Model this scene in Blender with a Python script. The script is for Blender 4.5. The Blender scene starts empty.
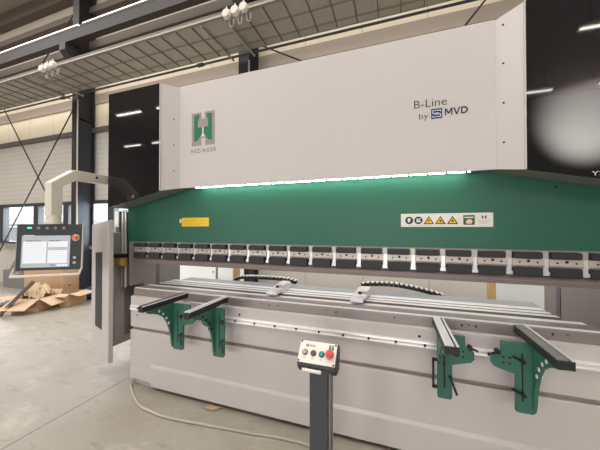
import bpy, bmesh, math, random
from mathutils import Vector, Matrix
random.seed(7)
S = bpy.context.scene
COL = S.collection
PI = math.pi

# ------------------------------------------------------------------ materials
def lin(c):
    return tuple(((x/255)/12.92 if x/255 <= .04045 else ((x/255+.055)/1.055)**2.4) for x in c)
def mat(name, rgb, rough=.5, metal=0., var=.06, scale=6., bump=0., bscale=60., emit=0., spec=.5, stretch=None):
    m = bpy.data.materials.new(name); m.use_nodes = True
    nt = m.node_tree; b = nt.nodes['Principled BSDF']
    c = lin(rgb)
    b.inputs['Roughness'].default_value = rough
    b.inputs['Metallic'].default_value = metal
    b.inputs['Specular IOR Level'].default_value = spec
    tc = nt.nodes.new('ShaderNodeTexCoord')
    src = tc.outputs['Object']
    if stretch:
        mp = nt.nodes.new('ShaderNodeMapping'); mp.inputs['Scale'].default_value = stretch
        nt.links.new(src, mp.inputs['Vector']); src = mp.outputs['Vector']
    n = nt.nodes.new('ShaderNodeTexNoise'); n.inputs['Scale'].default_value = scale; n.inputs['Detail'].default_value = 5
    nt.links.new(src, n.inputs['Vector'])
    r = nt.nodes.new('ShaderNodeMix'); r.data_type = 'RGBA'
    r.inputs[6].default_value = tuple(x*(1-var) for x in c)+(1,)
    r.inputs[7].default_value = tuple(min(1, x*(1+var)) for x in c)+(1,)
    nt.links.new(n.outputs['Fac'], r.inputs[0])
    nt.links.new(r.outputs[2], b.inputs['Base Color'])
    if bump:
        n2 = nt.nodes.new('ShaderNodeTexNoise'); n2.inputs['Scale'].default_value = bscale
        nt.links.new(src, n2.inputs['Vector'])
        bp = nt.nodes.new('ShaderNodeBump'); bp.inputs['Strength'].default_value = bump; bp.inputs['Distance'].default_value = .004
        nt.links.new(n2.outputs['Fac'], bp.inputs['Height']); nt.links.new(bp.outputs['Normal'], b.inputs['Normal'])
    if emit:
        b.inputs['Emission Color'].default_value = c+(1,)
        b.inputs['Emission Strength'].default_value = emit
    return m

M = {}
M['white'] = mat('white_lacquer', (199,192,189), .42, var=.015, scale=1.5)
M['white2'] = mat('white_lacquer_base', (194,187,184), .45, var=.03, scale=2)
M['black_gloss'] = mat('black_gloss_cover', (27,25,28), .035, var=.05, spec=.55)
M['green'] = mat('green_lacquer', (24,90,69), .45, var=.04, scale=2, bump=.05, bscale=120)
M['green2'] = mat('green_bracket', (54,103,87), .45, var=.06, scale=5, bump=.1, bscale=150)
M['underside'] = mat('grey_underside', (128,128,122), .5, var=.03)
M['steel'] = mat('brushed_steel', (146,138,135), .34, .5, var=.10, scale=8, bump=.1, bscale=90, stretch=(1,8,8))
M['steel_dark'] = mat('ground_steel_beam', (128,114,110), .45, .4, var=.14, scale=9, stretch=(1,6,6))
M['plate'] = mat('clamp_plate_steel', (186,176,167), .42, .4, var=.12, scale=25)
M['chrome'] = mat('chrome', (228,228,230), .28, .45, var=.05)
M['alu'] = mat('aluminium', (228,226,228), .3, .35, var=.06, scale=12, stretch=(8,1,8))
M['alux'] = mat('aluminium_rail', (232,229,228), .34, .3, var=.05, scale=12, stretch=(1,8,8))
M['rubber'] = mat('black_grip', (34,33,33), .55, var=.12, scale=30)
M['dark'] = mat('dark_plastic', (26,28,33), .5, var=.08)
M['anthracite'] = mat('anthracite_coating', (66,68,72), .5, var=.06, scale=20, bump=.15, bscale=250)
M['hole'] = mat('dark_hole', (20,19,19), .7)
M['groove'] = mat('groove_brown_grey', (150,139,133), .7)  # one even brown-grey for the groove strips
M['greyframe'] = mat('grey_machine_frame', (128,123,120), .5, var=.06, scale=3)
M['greyguard'] = mat('grey_guard_inside', (178,174,171), .5, var=.08, scale=4)
M['bluegrey'] = mat('blue_grey_steel_paint', (60,66,78), .5, var=.1, scale=4)
M['column'] = mat('dark_column_paint', (40,38,41), .55, var=.08, scale=3)
M['galv'] = mat('galvanised_steel', (140,136,128), .5, .35, var=.16, scale=14)
M['galvl'] = mat('galvanised_edge', (172,166,156), .5, .15, var=.1, scale=20)
M['beam'] = mat('taupe_beam', (46,41,37), .6, var=.08, scale=3)
M['purlin'] = mat('brown_grey_rail', (92,82,72), .6, var=.08, scale=3)
M['card'] = mat('cardboard', (186,152,120), .85, var=.08, scale=6, bump=.15, bscale=80)
M['cardl'] = mat('cardboard_inner', (208,178,148), .85, var=.07, scale=6, bump=.15, bscale=80)
M['paper'] = mat('packing_paper', (212,188,158), .9, var=.12, scale=8)
M['blue'] = mat('blue_plastic', (28,66,128), .5, var=.15, scale=8)
M['yellow'] = mat('yellow_sticker', (238,196,32), .5, var=.04)
M['ochre'] = mat('ochre_print', (176,128,20), .6)
M['ochrepost'] = mat('yellow_wood', (182,156,100), .6, var=.08, scale=8)
M['emblemgrey'] = mat('emblem_grey', (152,138,138), .5)
M['emblemgreen'] = mat('emblem_green', (4,112,76), .45)
M['print'] = mat('dark_print', (48,48,54), .6)
M['navy'] = mat('navy_print', (30,34,66), .5)
M['lilac'] = mat('pale_lilac_print', (190,196,224), .5)
M['offwhite'] = mat('white_sticker', (224,216,208), .5, var=.02)
M['panelwhite'] = mat('white_button_plate', (236,226,216), .45, var=.02)
M['red'] = mat('red_mushroom', (206,70,66), .4)
M['orange'] = mat('orange_button', (216,98,40), .4)
M['ivory'] = mat('ivory_ring', (236,210,176), .5)
M['turq'] = mat('turquoise_button', (22,152,138), .4)
M['brownbtn'] = mat('dark_button', (92,78,70), .4)
M['screen'] = mat('screen_glow', (214,218,226), .3, var=.02, emit=.42)
M['screengrey'] = mat('screen_grey_field', (160,166,174), .3, emit=.36)
M['screendark'] = mat('screen_text', (70,74,82), .4)
M['greenlamp'] = mat('green_lamp', (60,230,150), .3, emit=1.6)
M['led'] = mat('led_strip', (190,255,236), .3, emit=52.)
M['tube'] = mat('tube_light', (255,250,240), .3, emit=34.)
M['tubefar'] = mat('tube_light_runway', (255,244,226), .3, emit=3.2)
M['brass'] = mat('brass_housing', (206,160,92), .45, .15, var=.1)
M['pipe'] = mat('blue_grey_pipe', (52,58,70), .5)
M['conduit'] = mat('metal_conduit', (206,198,184), .3, .55, var=.08, scale=40)
M['fit'] = mat('white_fitting', (222,214,202), .6)
M['rod'] = mat('dark_tie_rod', (48,42,38), .6)
M['cream'] = mat('cream_arm', (218,210,196), .5, var=.02)
M['whiteglow'] = mat('white_glow', (238,238,236), .5, var=.01, emit=.25)  # slight emission added to brighten it; the cabinet is no lamp
M['doorwhite'] = mat('white_door', (214,218,216), .5, var=.02)
M['frame'] = mat('dark_window_frame', (58,60,64), .5)
M['pink'] = mat('reddish_eave', (206,172,166), .7)
M['ground'] = mat('outdoor_ground', (190,188,182), .9, var=.08, scale=1)
M['orangeyellow'] = mat('warning_yellow', (236,176,40), .5)
M['pictoblack'] = mat('warning_black', (34,30,40), .5)
M['skin'] = mat('picto_pale', (232,186,146), .5)

# conduit winding bands
def add_wave(m, scale, strength, direction='X', dist=.004, band=True):
    nt = m.node_tree; b = nt.nodes['Principled BSDF']
    tc = nt.nodes.new('ShaderNodeTexCoord'); w = nt.nodes.new('ShaderNodeTexWave')
    w.bands_direction = direction; w.inputs['Scale'].default_value = scale
    nt.links.new(tc.outputs['Object'], w.inputs['Vector'])
    bp = nt.nodes.new('ShaderNodeBump'); bp.inputs['Strength'].default_value = strength; bp.inputs['Distance'].default_value = dist
    nt.links.new(w.outputs['Fac'], bp.inputs['Height']); nt.links.new(bp.outputs['Normal'], b.inputs['Normal'])
add_wave(M['conduit'], 30, .8, 'X')

# concrete floor
def floor_mat():
    m = mat('concrete_floor', (166,159,147), .42, var=.06, scale=.7)
    nt = m.node_tree; b = nt.nodes['Principled BSDF']
    tc = nt.nodes.new('ShaderNodeTexCoord')
    base = [n for n in nt.nodes if n.type == 'MIX'][0]
    def layer(prev, scale, stretch, lo, hi, col, amt, detail=6):
        mp = nt.nodes.new('ShaderNodeMapping'); mp.inputs['Scale'].default_value = stretch; mp.inputs['Rotation'].default_value = (0,0,.5)
        nt.links.new(tc.outputs['Object'], mp.inputs['Vector'])
        n = nt.nodes.new('ShaderNodeTexNoise'); n.inputs['Scale'].default_value = scale; n.inputs['Detail'].default_value = detail; n.inputs['Roughness'].default_value = .65
        nt.links.new(mp.outputs['Vector'], n.inputs['Vector'])
        r = nt.nodes.new('ShaderNodeMapRange'); r.inputs[1].default_value = lo; r.inputs[2].default_value = hi; r.inputs[3].default_value = 0; r.inputs[4].default_value = amt
        nt.links.new(n.outputs['Fac'], r.inputs[0])
        x = nt.nodes.new('ShaderNodeMix'); x.data_type = 'RGBA'
        nt.links.new(r.outputs[0], x.inputs[0]); nt.links.new(prev, x.inputs[6]); x.inputs[7].default_value = lin(col)+(1,)
        return x.outputs[2]
    c = base.outputs[2]
    c = layer(c, 1.1, (1,1,1), .45, .75, (146,132,112), .75)
    c = layer(c, 2.4, (1,3,1), .58, .72, (122,112,100), .55)
    c = layer(c, 5.0, (1,2.2,1), .60, .70, (104,96,86), .45, 8)
    c = layer(c, 1.7, (1,2,1), .56, .72, (204,196,184), .55)
    nt.links.new(c, b.inputs['Base Color'])
    n2 = nt.nodes.new('ShaderNodeTexNoise'); n2.inputs['Scale'].default_value = 5
    nt.links.new(tc.outputs['Object'], n2.inputs['Vector'])
    r = nt.nodes.new('ShaderNodeMapRange'); r.inputs[3].default_value = .3; r.inputs[4].default_value = .6
    nt.links.new(n2.outputs['Fac'], r.inputs[0]); nt.links.new(r.outputs[0], b.inputs['Roughness'])
    return m
M['floor'] = floor_mat()

# wall: panel seams across X; below a height horizontal ribs
def wall_mat(name, rgb, ribs=False):
    m = mat(name, rgb, .6, var=.04, scale=.8)
    nt = m.node_tree; b = nt.nodes['Principled BSDF']
    tc = nt.nodes.new('ShaderNodeTexCoord'); sp = nt.nodes.new('ShaderNodeSeparateXYZ')
    nt.links.new(tc.outputs['Object'], sp.inputs[0])
    base = [n for n in nt.nodes if n.type == 'MIX'][0].outputs[2]
    def seam(prev, axis, period, width, col, amt):
        d = nt.nodes.new('ShaderNodeMath'); d.operation = 'MULTIPLY'; d.inputs[1].default_value = 1/period
        nt.links.new(sp.outputs[axis], d.inputs[0])
        f = nt.nodes.new('ShaderNodeMath'); f.operation = 'FRACT'; nt.links.new(d.outputs[0], f.inputs[0])
        l = nt.nodes.new('ShaderNodeMath'); l.operation = 'LESS_THAN'; l.inputs[1].default_value = width/period
        nt.links.new(f.outputs[0], l.inputs[0])
        k = nt.nodes.new('ShaderNodeMath'); k.operation = 'MULTIPLY'; k.inputs[1].default_value = amt
        nt.links.new(l.outputs[0], k.inputs[0])
        x = nt.nodes.new('ShaderNodeMix'); x.data_type = 'RGBA'
        nt.links.new(k.outputs[0], x.inputs[0]); nt.links.new(prev, x.inputs[6]); x.inputs[7].default_value = lin(col)+(1,)
        return x.outputs[2]
    c = base if ribs else seam(base, 0, 1.0, .014, (120,112,100), .45)
    if ribs:
        c = seam(c, 2, .125, .02, (160,155,147), .4)
    nt.links.new(c, b.inputs['Base Color'])
    return m
M['wall_up'] = wall_mat('cream_wall_panels', (226,212,186))
M['wall_top'] = wall_mat('upper_wall_panels', (176,164,148))
M['wall_rib'] = wall_mat('ribbed_grey_wall', (196,190,180), True)
M['wall_low'] = wall_mat('lower_wall_panels', (200,194,184))
M['ceil'] = mat('ceiling_sheet', (150,140,128), .7, var=.06, scale=2)
M['wallplain'] = mat('plain_hall_wall', (150,144,136), .7, var=.05)
# perforated tray sheet
def tray_mat():
    m = mat('perforated_tray', (166,162,154), .5, .3, var=.15, scale=10)
    nt = m.node_tree; b = nt.nodes['Principled BSDF']
    tc = nt.nodes.new('ShaderNodeTexCoord')
    base = [n for n in nt.nodes if n.type == 'MIX'][0].outputs[2]
    v = nt.nodes.new('ShaderNodeTexVoronoi'); v.inputs['Scale'].default_value = 26; v.inputs['Randomness'].default_value = 0
    nt.links.new(tc.outputs['Object'], v.inputs['Vector'])
    l = nt.nodes.new('ShaderNodeMath'); l.operation = 'LESS_THAN'; l.inputs[1].default_value = .3
    nt.links.new(v.outputs['Distance'], l.inputs[0])
    k = nt.nodes.new('ShaderNodeMath'); k.operation = 'MULTIPLY'; k.inputs[1].default_value = .35
    nt.links.new(l.outputs[0], k.inputs[0])
    x = nt.nodes.new('ShaderNodeMix'); x.data_type = 'RGBA'
    nt.links.new(k.outputs[0], x.inputs[0]); nt.links.new(base, x.inputs[6]); x.inputs[7].default_value = lin((206,200,188))+(1,)
    nt.links.new(x.outputs[2], b.inputs['Base Color'])
    return m
M['tray'] = tray_mat()
# glass
g = bpy.data.materials.new('window_glass'); g.use_nodes = True
nt = g.node_tree; nt.nodes.clear()
o_ = nt.nodes.new('ShaderNodeOutputMaterial'); mx = nt.nodes.new('ShaderNodeMixShader'); tr = nt.nodes.new('ShaderNodeBsdfTransparent'); gl = nt.nodes.new('ShaderNodeBsdfGlossy')
gl.inputs['Roughness'].default_value = .02; mx.inputs[0].default_value = .08
tr.inputs[0].default_value = (.93,.95,.96,1)
nt.links.new(tr.outputs[0], mx.inputs[1]); nt.links.new(gl.outputs[0], mx.inputs[2]); nt.links.new(mx.outputs[0], o_.inputs[0])
M['glass'] = g

# ------------------------------------------------------------------ mesh builder
class MB:
    def __init__(self): self.v = []; self.f = []
    def add(self, vs, fs):
        n = len(self.v); self.v += [Vector(p) for p in vs]; self.f += [[i+n for i in q] for q in fs]; return self
    def box(self, x0, x1, y0, y1, z0, z1, rz=0, piv=None):
        x0,x1 = sorted((x0,x1)); y0,y1 = sorted((y0,y1)); z0,z1 = sorted((z0,z1))
        vs = [(x0,y0,z0),(x1,y0,z0),(x1,y1,z0),(x0,y1,z0),(x0,y0,z1),(x1,y0,z1),(x1,y1,z1),(x0,y1,z1)]
        if rz:
            c = Vector(piv or ((x0+x1)/2,(y0+y1)/2,0)); R = Matrix.Rotation(rz,3,'Z')
            vs = [R@(Vector(p)-c)+c for p in vs]
        return self.add(vs, [(0,3,2,1),(4,5,6,7),(0,1,5,4),(1,2,6,5),(2,3,7,6),(3,0,4,7)])
    def obox(self, c, ax, ay, az, hx, hy, hz):   # oriented box
        c = Vector(c); ax = Vector(ax).normalized()*hx; ay = Vector(ay).normalized()*hy; az = Vector(az).normalized()*hz
        vs = [c+ax*i+ay*j+az*k for k in (-1,1) for (i,j) in ((-1,-1),(1,-1),(1,1),(-1,1))]
        return self.add(vs, [(0,3,2,1),(4,5,6,7),(0,1,5,4),(1,2,6,5),(2,3,7,6),(3,0,4,7)])
    def prism(self, poly, axis, a, b):           # poly is a list of 2D points; axis the extruded one
        def p3(p, t):
            return {'x':(t,p[0],p[1]), 'y':(p[0],t,p[1]), 'z':(p[0],p[1],t)}[axis]
        n = len(poly)
        vs = [p3(p,a) for p in poly]+[p3(p,b) for p in poly]
        fs = [list(range(n)), list(range(2*n-1,n-1,-1))]+[(i,i+n,(i+1)%n+n,(i+1)%n) for i in range(n)]
        return self.add(vs, fs)
    def tube(self, pts, r, n=10, closed_ends=True):
        pts = [Vector(p) for p in pts]; rings = []; up = None
        for i,p in enumerate(pts):
            d = ((pts[min(i+1,len(pts)-1)]-p).normalized()+(p-pts[max(i-1,0)]).normalized())
            d = d.normalized() if d.length > 1e-6 else Vector((0,0,1))
            if up is None: up = Vector((0,0,1)) if abs(d.z) < .9 else Vector((1,0,0))
            s = d.cross(up).normalized(); up = s.cross(d).normalized()
            rr = r[i] if isinstance(r,(list,tuple)) else r
            rings.append([p+(s*math.cos(2*PI*k/n)+up*math.sin(2*PI*k/n))*rr for k in range(n)])
        vs = [q for g_ in rings for q in g_]; fs = []
        for i in range(len(rings)-1):
            for k in range(n):
                fs.append((i*n+k, i*n+(k+1)%n, (i+1)*n+(k+1)%n, (i+1)*n+k))
        if closed_ends:
            fs.append(list(range(n))[::-1]); fs.append([(len(rings)-1)*n+k for k in range(n)])
        return self.add(vs, fs)
    def cyl(self, p0, p1, r, n=16, r2=None):
        return self.tube([p0,p1], [r, r if r2 is None else r2], n)
    def sphere(self, c, r, sz=1., n=12):
        c = Vector(c); vs=[]; fs=[]
        for i in range(1,n):
            t = PI*i/n
            for k in range(n): vs.append(c+Vector((math.sin(t)*math.cos(2*PI*k/n)*r, math.sin(t)*math.sin(2*PI*k/n)*r, math.cos(t)*r*sz)))
        for i in range(n-2):
            for k in range(n): fs.append((i*n+k,(i+1)*n+k,(i+1)*n+(k+1)%n,i*n+(k+1)%n))
        fs.append(list(range(n))); fs.append([(n-2)*n+k for k in range(n)][::-1])
        return self.add(vs, fs)

def worg(o):
    v = Vector((0,0,0))
    while o is not None: v += o.location; o = o.parent
    return v
def put(name, mb, m, parent=None, label=None, bevel=0., smooth=False, local=False, kind=None):
    me = bpy.data.meshes.new(name)
    vs = mb.v
    loc = Vector((0,0,0))
    if parent is not None:
        if not local:
            w = worg(parent); vs = [p-w for p in vs]
    else:
        xs = [p.x for p in vs]; ys = [p.y for p in vs]; zs = [p.z for p in vs]
        loc = Vector(((min(xs)+max(xs))/2,(min(ys)+max(ys))/2,min(zs)))
        vs = [p-loc for p in vs]
    me.from_pydata([tuple(p) for p in vs], [], mb.f)
    bm = bmesh.new(); bm.from_mesh(me); bmesh.ops.recalc_face_normals(bm, faces=bm.faces); bm.to_mesh(me); bm.free()
    me.materials.append(m if not isinstance(m,str) else M[m])
    o = bpy.data.objects.new(name, me); COL.objects.link(o); o.location = loc
    if parent is not None: o.parent = parent
    if smooth:
        for p in me.polygons: p.use_smooth = True
        me.set_sharp_from_angle(angle=.7)
    if bevel:
        b = o.modifiers.new('bevel','BEVEL'); b.width = bevel; b.segments = 2; b.limit_method = 'ANGLE'
    if label: o['label'] = label
    if kind: o['kind'] = kind
    return o
def tag(o, label, cat, group=None):
    o['label'] = label; o['category'] = cat
    if group: o['group'] = group
    return o
def thing(name, label, cat, loc, rz=0, group=None):
    o = bpy.data.objects.new(name, None); COL.objects.link(o); o.location = loc; o.rotation_euler = (0,0,rz)
    o.empty_display_size = .1
    return tag(o, label, cat, group)
def copy_tree(o, parent=None):
    c = o.copy(); COL.objects.link(c)
    if parent is not None: c.parent = parent
    for ch in list(o.children): copy_tree(ch, c)
    return c
def struct(name, mb, m, bevel=0., parent=None):
    return put(name, mb, m, parent, bevel=bevel, kind='structure')
def text(name, body, x0, x1, z0, z1, y, m, parent, label=None, bold=0., fit_h=True, rot=None, origin=None):
    """flat raised lettering in the XZ plane, facing -Y, fitted to the box x0..x1, z0..z1"""
    cu = bpy.data.curves.new(name,'FONT'); cu.body = body; cu.size = 1; cu.offset = bold; cu.resolution_u = 3; cu.fill_mode = 'FRONT'
    t = bpy.data.objects.new(name, cu); COL.objects.link(t)
    dg = bpy.context.evaluated_depsgraph_get(); dg.update()
    me = bpy.data.meshes.new_from_object(t.evaluated_get(dg))
    bpy.data.objects.remove(t)
    xs = [v.co.x for v in me.vertices]; ys = [v.co.y for v in me.vertices]
    ax,bx,ay,by = min(xs),max(xs),min(ys),max(ys)
    w = worg(parent)
    for v in me.vertices:
        X = x0+(v.co.x-ax)/(bx-ax)*(x1-x0); Z = z0+(v.co.y-ay)/(by-ay)*(z1-z0)
        p = Vector((X,y,Z))
        if rot is not None: p = rot@(p-origin)+origin
        v.co = p-w
    me.materials.append(M[m])
    o = bpy.data.objects.new(name, me); COL.objects.link(o); o.parent = parent
    if label: o['label'] = label
    return o

# ------------------------------------------------------------------ camera
F = 271.; TH = math.atan(94/F); TI = math.atan(3/F)
cam = bpy.data.cameras.new('camera'); cam.sensor_width = 36; cam.lens = F/600*36; cam.clip_start = .05; cam.clip_end = 200
co = bpy.data.objects.new('camera', cam); COL.objects.link(co)
co.location = (0,0,1.55); co.rotation_euler = (PI/2+TI, 0, TH); S.camera = co

# ------------------------------------------------------------------ the hall
YW = 4.6; ZC = 7.6; XL, XR, YR = -17., 10., -11.5
struct('floor', MB().box(XL,XR,YR,YW+.2,-.15,0), 'floor')
struct('floor_trim_1', MB().box(-2.607,-2.6,-2,2.09,-.002,.0008), mat('floor_joint',(112,102,90),.8))
struct('ceiling', MB().box(XL,XR,YR,YW+.2,ZC,ZC+.12), 'ceil')
struct('wall_left', MB().box(XL-.15,XL,YR,YW+.2,0,ZC), 'wallplain')
struct('wall_right', MB().box(XR,XR+.15,YR,YW+.2,0,ZC), 'wallplain')
w = MB(); wy = YR   # rear wall behind the camera with gate openings added for frontal light
w.box(XL,-11,wy-.15,wy,0,ZC); w.box(-6,-2.5,wy-.15,wy,0,ZC); w.box(2.5,3.5,wy-.15,wy,0,ZC); w.box(-11,-6,wy-.15,wy,4,ZC); w.box(-2.5,2.5,wy-.15,wy,4,ZC); w.box(9.5,XR,wy-.15,wy,0,ZC); w.box(3.5,9.5,wy-.15,wy,0,ZC)
struct('wall_rear', w, 'wallplain')
# back wall in horizontal bands, window opening between z 1.12 and 2.2
ZA, ZB = 1.10, 2.22; WX0, WX1 = -15.2, -4.9
struct('wall_back', MB().box(XL,XR,YW,YW+.2,0,ZA).box(XL,WX0,YW,YW+.2,ZA,ZB).box(WX1,XR,YW,YW+.2,ZA,ZB), 'wall_low')
struct('wall_back_ribbed', MB().box(XL,XR,YW,YW+.2,ZB,3.9), 'wall_rib')
struct('wall_back_upper', MB().box(XL,XR,YW,YW+.2,3.9,5.2), 'wall_up')
struct('wall_back_top', MB().box(XL,XR,YW,YW+.2,5.2,ZC), 'wall_top')
struct('trim_1', MB().box(XL,XR,YW-.06,YW,3.86,3.98), mat('dark_wall_rail',(96,92,88),.6), .004)
struct('trim_2', MB().box(XL,XR,YW-.03,YW,4.56,4.80), mat('taupe_wall_band',(158,144,128),.6), .004)
struct('trim_3', MB().box(XL,XR,YW-.12,YW,5.86,6.06), 'purlin', .006)
struct('trim_4', MB().box(XL,XR,YW-.2,YW,7.25,7.6), 'purlin', .006)
struct('trim_5', MB().box(XL,XR,YW-.12,YW,6.75,6.9), 'purlin', .006)
# window
wf = MB()
wf.box(WX0,WX1,YW-.05,YW+.12,ZB-.09,ZB).box(WX0,WX1,YW-.05,YW+.12,ZA,ZA+.07)
xs = [WX0,-13.4,-12.3,-10.72,-9.12,-7.9,-6.3,WX1]
for x in xs: wf.box(x-.1 if x != WX0 else x, x+.1 if x != WX1 else x, YW-.04,YW+.1,ZA+.07,ZB-.09)
win = struct('window_1', wf, 'frame', .006)
for a,b in zip(xs,xs[1:]):
    struct('pane', MB().box(a+.09,b-.09,YW+.03,YW+.04,ZA+.06,ZB-.08), 'glass', parent=win)
struct('window_sill', MB().box(WX0,WX1,YW-.1,YW-.045,ZA-.06,ZA+.01), mat('sill_grey',(150,148,144),.6), .004, parent=win)
# white door at the back right and its yellow post
d = struct('door_1', MB().box(1.36,2.9,YW-.05,YW,0,2.3), 'doorwhite', .004)
struct('door_jamb', MB().box(1.27,1.36,YW-.055,YW,0,2.36), 'ochrepost', .006, parent=d)
# outside
struct('ground_outside', MB().box(-60,20,YW+.2,60,-.3,-.15), 'ground')
ob = thing('outbuilding','low pale outbuilding with white roof and reddish eave outside the left window','building',(-34,18,-.15))
put('wall', MB().box(-39,-29,16,20,-.15,1.6), mat('outbuilding_wall',(206,206,204),.8), ob)
put('roof', MB().prism([(15.4,1.9),(20.5,1.9),(18,2.7)],'x',-39.5,-28.5), mat('white_roof',(240,238,236),.7), ob)
put('eave', MB().box(-39.5,-28.5,15.3,15.42,1.72,1.9), 'pink', ob)

# steel columns
def column(x, label):
    c = thing('steel_column', label, 'column', (x,4.38,0))
    put('web', MB().box(x-.012,x+.012,4.225,4.545,0,ZC-.36), 'column', c)
    put('flange', MB().box(x-.105,x+.105,4.2,4.225,0,ZC-.36), 'column', c, bevel=.003)
    put('flange', MB().box(x-.105,x+.105,4.545,4.57,0,ZC-.36), 'column', c, bevel=.003)
    put('stiffener', MB().box(x-.1,x+.1,4.226,4.544,4.1,4.12).box(x-.1,x+.1,4.226,4.544,5.6,5.62), 'column', c)
    put('base_plate', MB().box(x-.14,x+.14,4.17,4.59,0,.025), 'column', c)
    # web cover sheet that closes the visible side
    put('side_sheet', MB().box(x+.03,x+.04,4.226,4.544,.03,4.09), 'bluegrey', c)
    return c
c1 = column(-6.98,'dark steel column at far left between the window bays')
c2 = column(-2.52,'dark steel column rising behind the white press front cover')
for c,x in ((c1,-6.98),(c2,-2.52)):
    put('corbel', MB().prism([(4.2,5.69),(3.93,5.69),(3.93,5.53),(4.2,5.21)],'x',x-.1,x+.1), 'column', c, bevel=.004)
    put('bearing_pad', MB().box(x-.06,x+.06,4.12,4.19,5.02,5.2), 'galvl', c)
put('conduit', MB().cyl((-6.98+.125,4.18,.3),(-6.98+.125,4.18,4.5),.016,8), 'conduit', c1, label='pale vertical conduit')
put('conduit', MB().cyl((-2.40,4.18,2.6),(-2.40,4.18,4.5),.016,8), 'conduit', c2, label='pale vertical conduit')
put('hook', MB().box(-6.92,-6.86,4.15,4.2,1.05,1.32).box(-6.95,-6.86,4.1,4.16,1.05,1.09), 'galvl', c1)

# crane runway girder with its line of tubes
rg = thing('runway_girder','dark taupe crane runway girder on column corbels carrying a line of tube lights','girder',(-3,4.03,5.695))
put('web', MB().box(XL+.1,XR-.1,4.02,4.04,5.715,5.93), 'beam', rg)
put('flange', MB().box(XL+.1,XR-.1,3.95,4.09,5.695,5.715), 'beam', rg)
put('flange', MB().box(XL+.1,XR-.1,3.95,4.09,5.93,5.95), 'beam', rg)
put('face_sheet', MB().box(XL+.1,XR-.1,3.955,3.965,5.715,5.93), 'beam', rg)
for x0,x1,l in ((-13.0,-6.52,'left tube light on the runway girder, before the dark joint at column'),(-6.40,-1.2,'right tube light on the runway girder, past the dark joint at column')):
    t = thing('tube_light', l, 'light', ((x0+x1)/2,3.99,5.95))
    put('housing', MB().box(x0,x1,3.95,4.05,5.95,5.98).box(x0,x1,4.03,4.05,5.98,6.06), 'dark', t)
    put('tube', MB().cyl((x0+.02,3.99,6.005),(x1-.02,3.99,6.005),.026,10), 'tubefar', t, smooth=True)

# cable tray
tx0,tx1 = -16.5,9.5
ct = thing('cable_tray','wide galvanised perforated cable tray running high along the back wall','cable tray',(-3,3.7,4.6))
put('tray_floor', MB().box(tx0,tx1,3.31,4.05,4.6,4.606), 'tray', ct)
put('side_rail', MB().box(tx0,tx1,3.295,3.31,4.595,4.66).box(tx0,tx1,3.28,3.31,4.652,4.66).box(tx0,tx1,3.28,3.31,4.595,4.601), 'galvl', ct, bevel=.002)
put('side_rail', MB().box(tx0,tx1,4.05,4.065,4.595,4.70), 'galv', ct)
r0 = None
for k in range(50):
    x = -12.5+k*.30
    if abs((x+2.4)) < .2: continue
    if r0 is None:
        r0 = put('rung', MB().box(x-.009,x+.009,3.33,4.04,4.587,4.6), mat('dark_tray_rung',(112,107,99),.6), ct); bx = x
    else:
        c = r0.copy(); COL.objects.link(c); c.parent = ct; c.location.x = x-bx
put('perforation_strip', MB().box(tx0,tx1,3.60,3.63,4.594,4.6), 'galv', ct)
put('perforation_strip', MB().box(tx0,tx1,3.90,3.93,4.594,4.6), 'galv', ct)
for x in (-7.13,-6.7,-2.72,-2.3):
    b = tag(put('tray_bracket', MB().box(x-.014,x+.014,3.32,4.2,4.555,4.584), 'galvl', bevel=.003),
        {-7.13:'pale cantilever bracket under cable tray, left of the far left column',-6.7:'pale cantilever bracket under cable tray, right of the far left column',-2.72:'pale cantilever bracket under cable tray, left of column behind the press',-2.3:'pale cantilever bracket under cable tray, right of column behind the press'}[x],'bracket')
tag(put('wall_pipe', MB().cyl((tx0,4.13,4.585),(tx1,4.13,4.585),.02,10).cyl((-7.35,4.13,4.585),(-7.2,4.13,4.585),.035,10).cyl((-3.45,4.13,4.585),(-3.33,4.13,4.585),.035,10), 'pipe', smooth=True), 'dark blue-grey pipe running along just below the cable tray','pipe')
# round fittings on bent tubes
def fitting(x, z, label, grp):
    f = thing('round_fitting', label, 'fitting', (x,3.205,z), 0, grp)
    put('disc', MB().tube([(x,3.155,z),(x,3.170,z),(x,3.215,z),(x,3.230,z)],[.052,.062,.062,.04],16), 'fit', f, smooth=True)
    put('tip', MB().cyl((x,3.190,z+.06),(x,3.190,z+.10),.01,8), 'fit', f)
    put('bent_tube', MB().tube([(x,3.230,z),(x,3.255,z-.02),(x+.01,3.245,z-.09),(x+.03,3.243,z-.15),(x+.06,3.240,z-.165),(x+.08,3.240,z-.13),(x+.08,3.240,z-.06)],.009,8), 'galvl', f, smooth=True)
for x,z,l in ((-2.185,4.52,'leftmost'),(-2.05,4.53,'middle'),(-1.915,4.54,'rightmost')):
    fitting(x,z,'%s of three white round fittings on cable tray above white press cover'%l,'round fittings by the column behind the press')
for x,z,l in ((-6.23,4.54,'leftmost'),(-6.075,4.55,'middle'),(-5.92,4.56,'rightmost')):
    fitting(x,z,'%s of three pale round fittings on cable tray near far left column'%l,'round fittings by the far left column')

# brace rods
def rod(a,b,l): tag(put('brace_rod', MB().cyl(a,b,.014,8), 'rod', smooth=True), l,'brace rod')
rod((-7.11,4.32,4.55),(-10.55,4.32,.5),'thin dark brace rod at far left sloping down to the left from column')
rod((-10.3,4.36,5.0),(-7.12,4.36,.9),'thin dark brace rod at far left sloping down to the right toward column')
rod((-2.4,4.30,4.9),(1.8,4.30,2.52),'thin dark brace rod sloping down right from column behind press cover')
rod((1.7,4.36,5.3),(-1.4,4.36,1.6),'thin dark brace rod near top right corner of white press cover')
rod((-7.12,4.4,7.0),(-9.6,4.4,5.0),'thin dark brace rod high at left above the runway girder')

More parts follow.
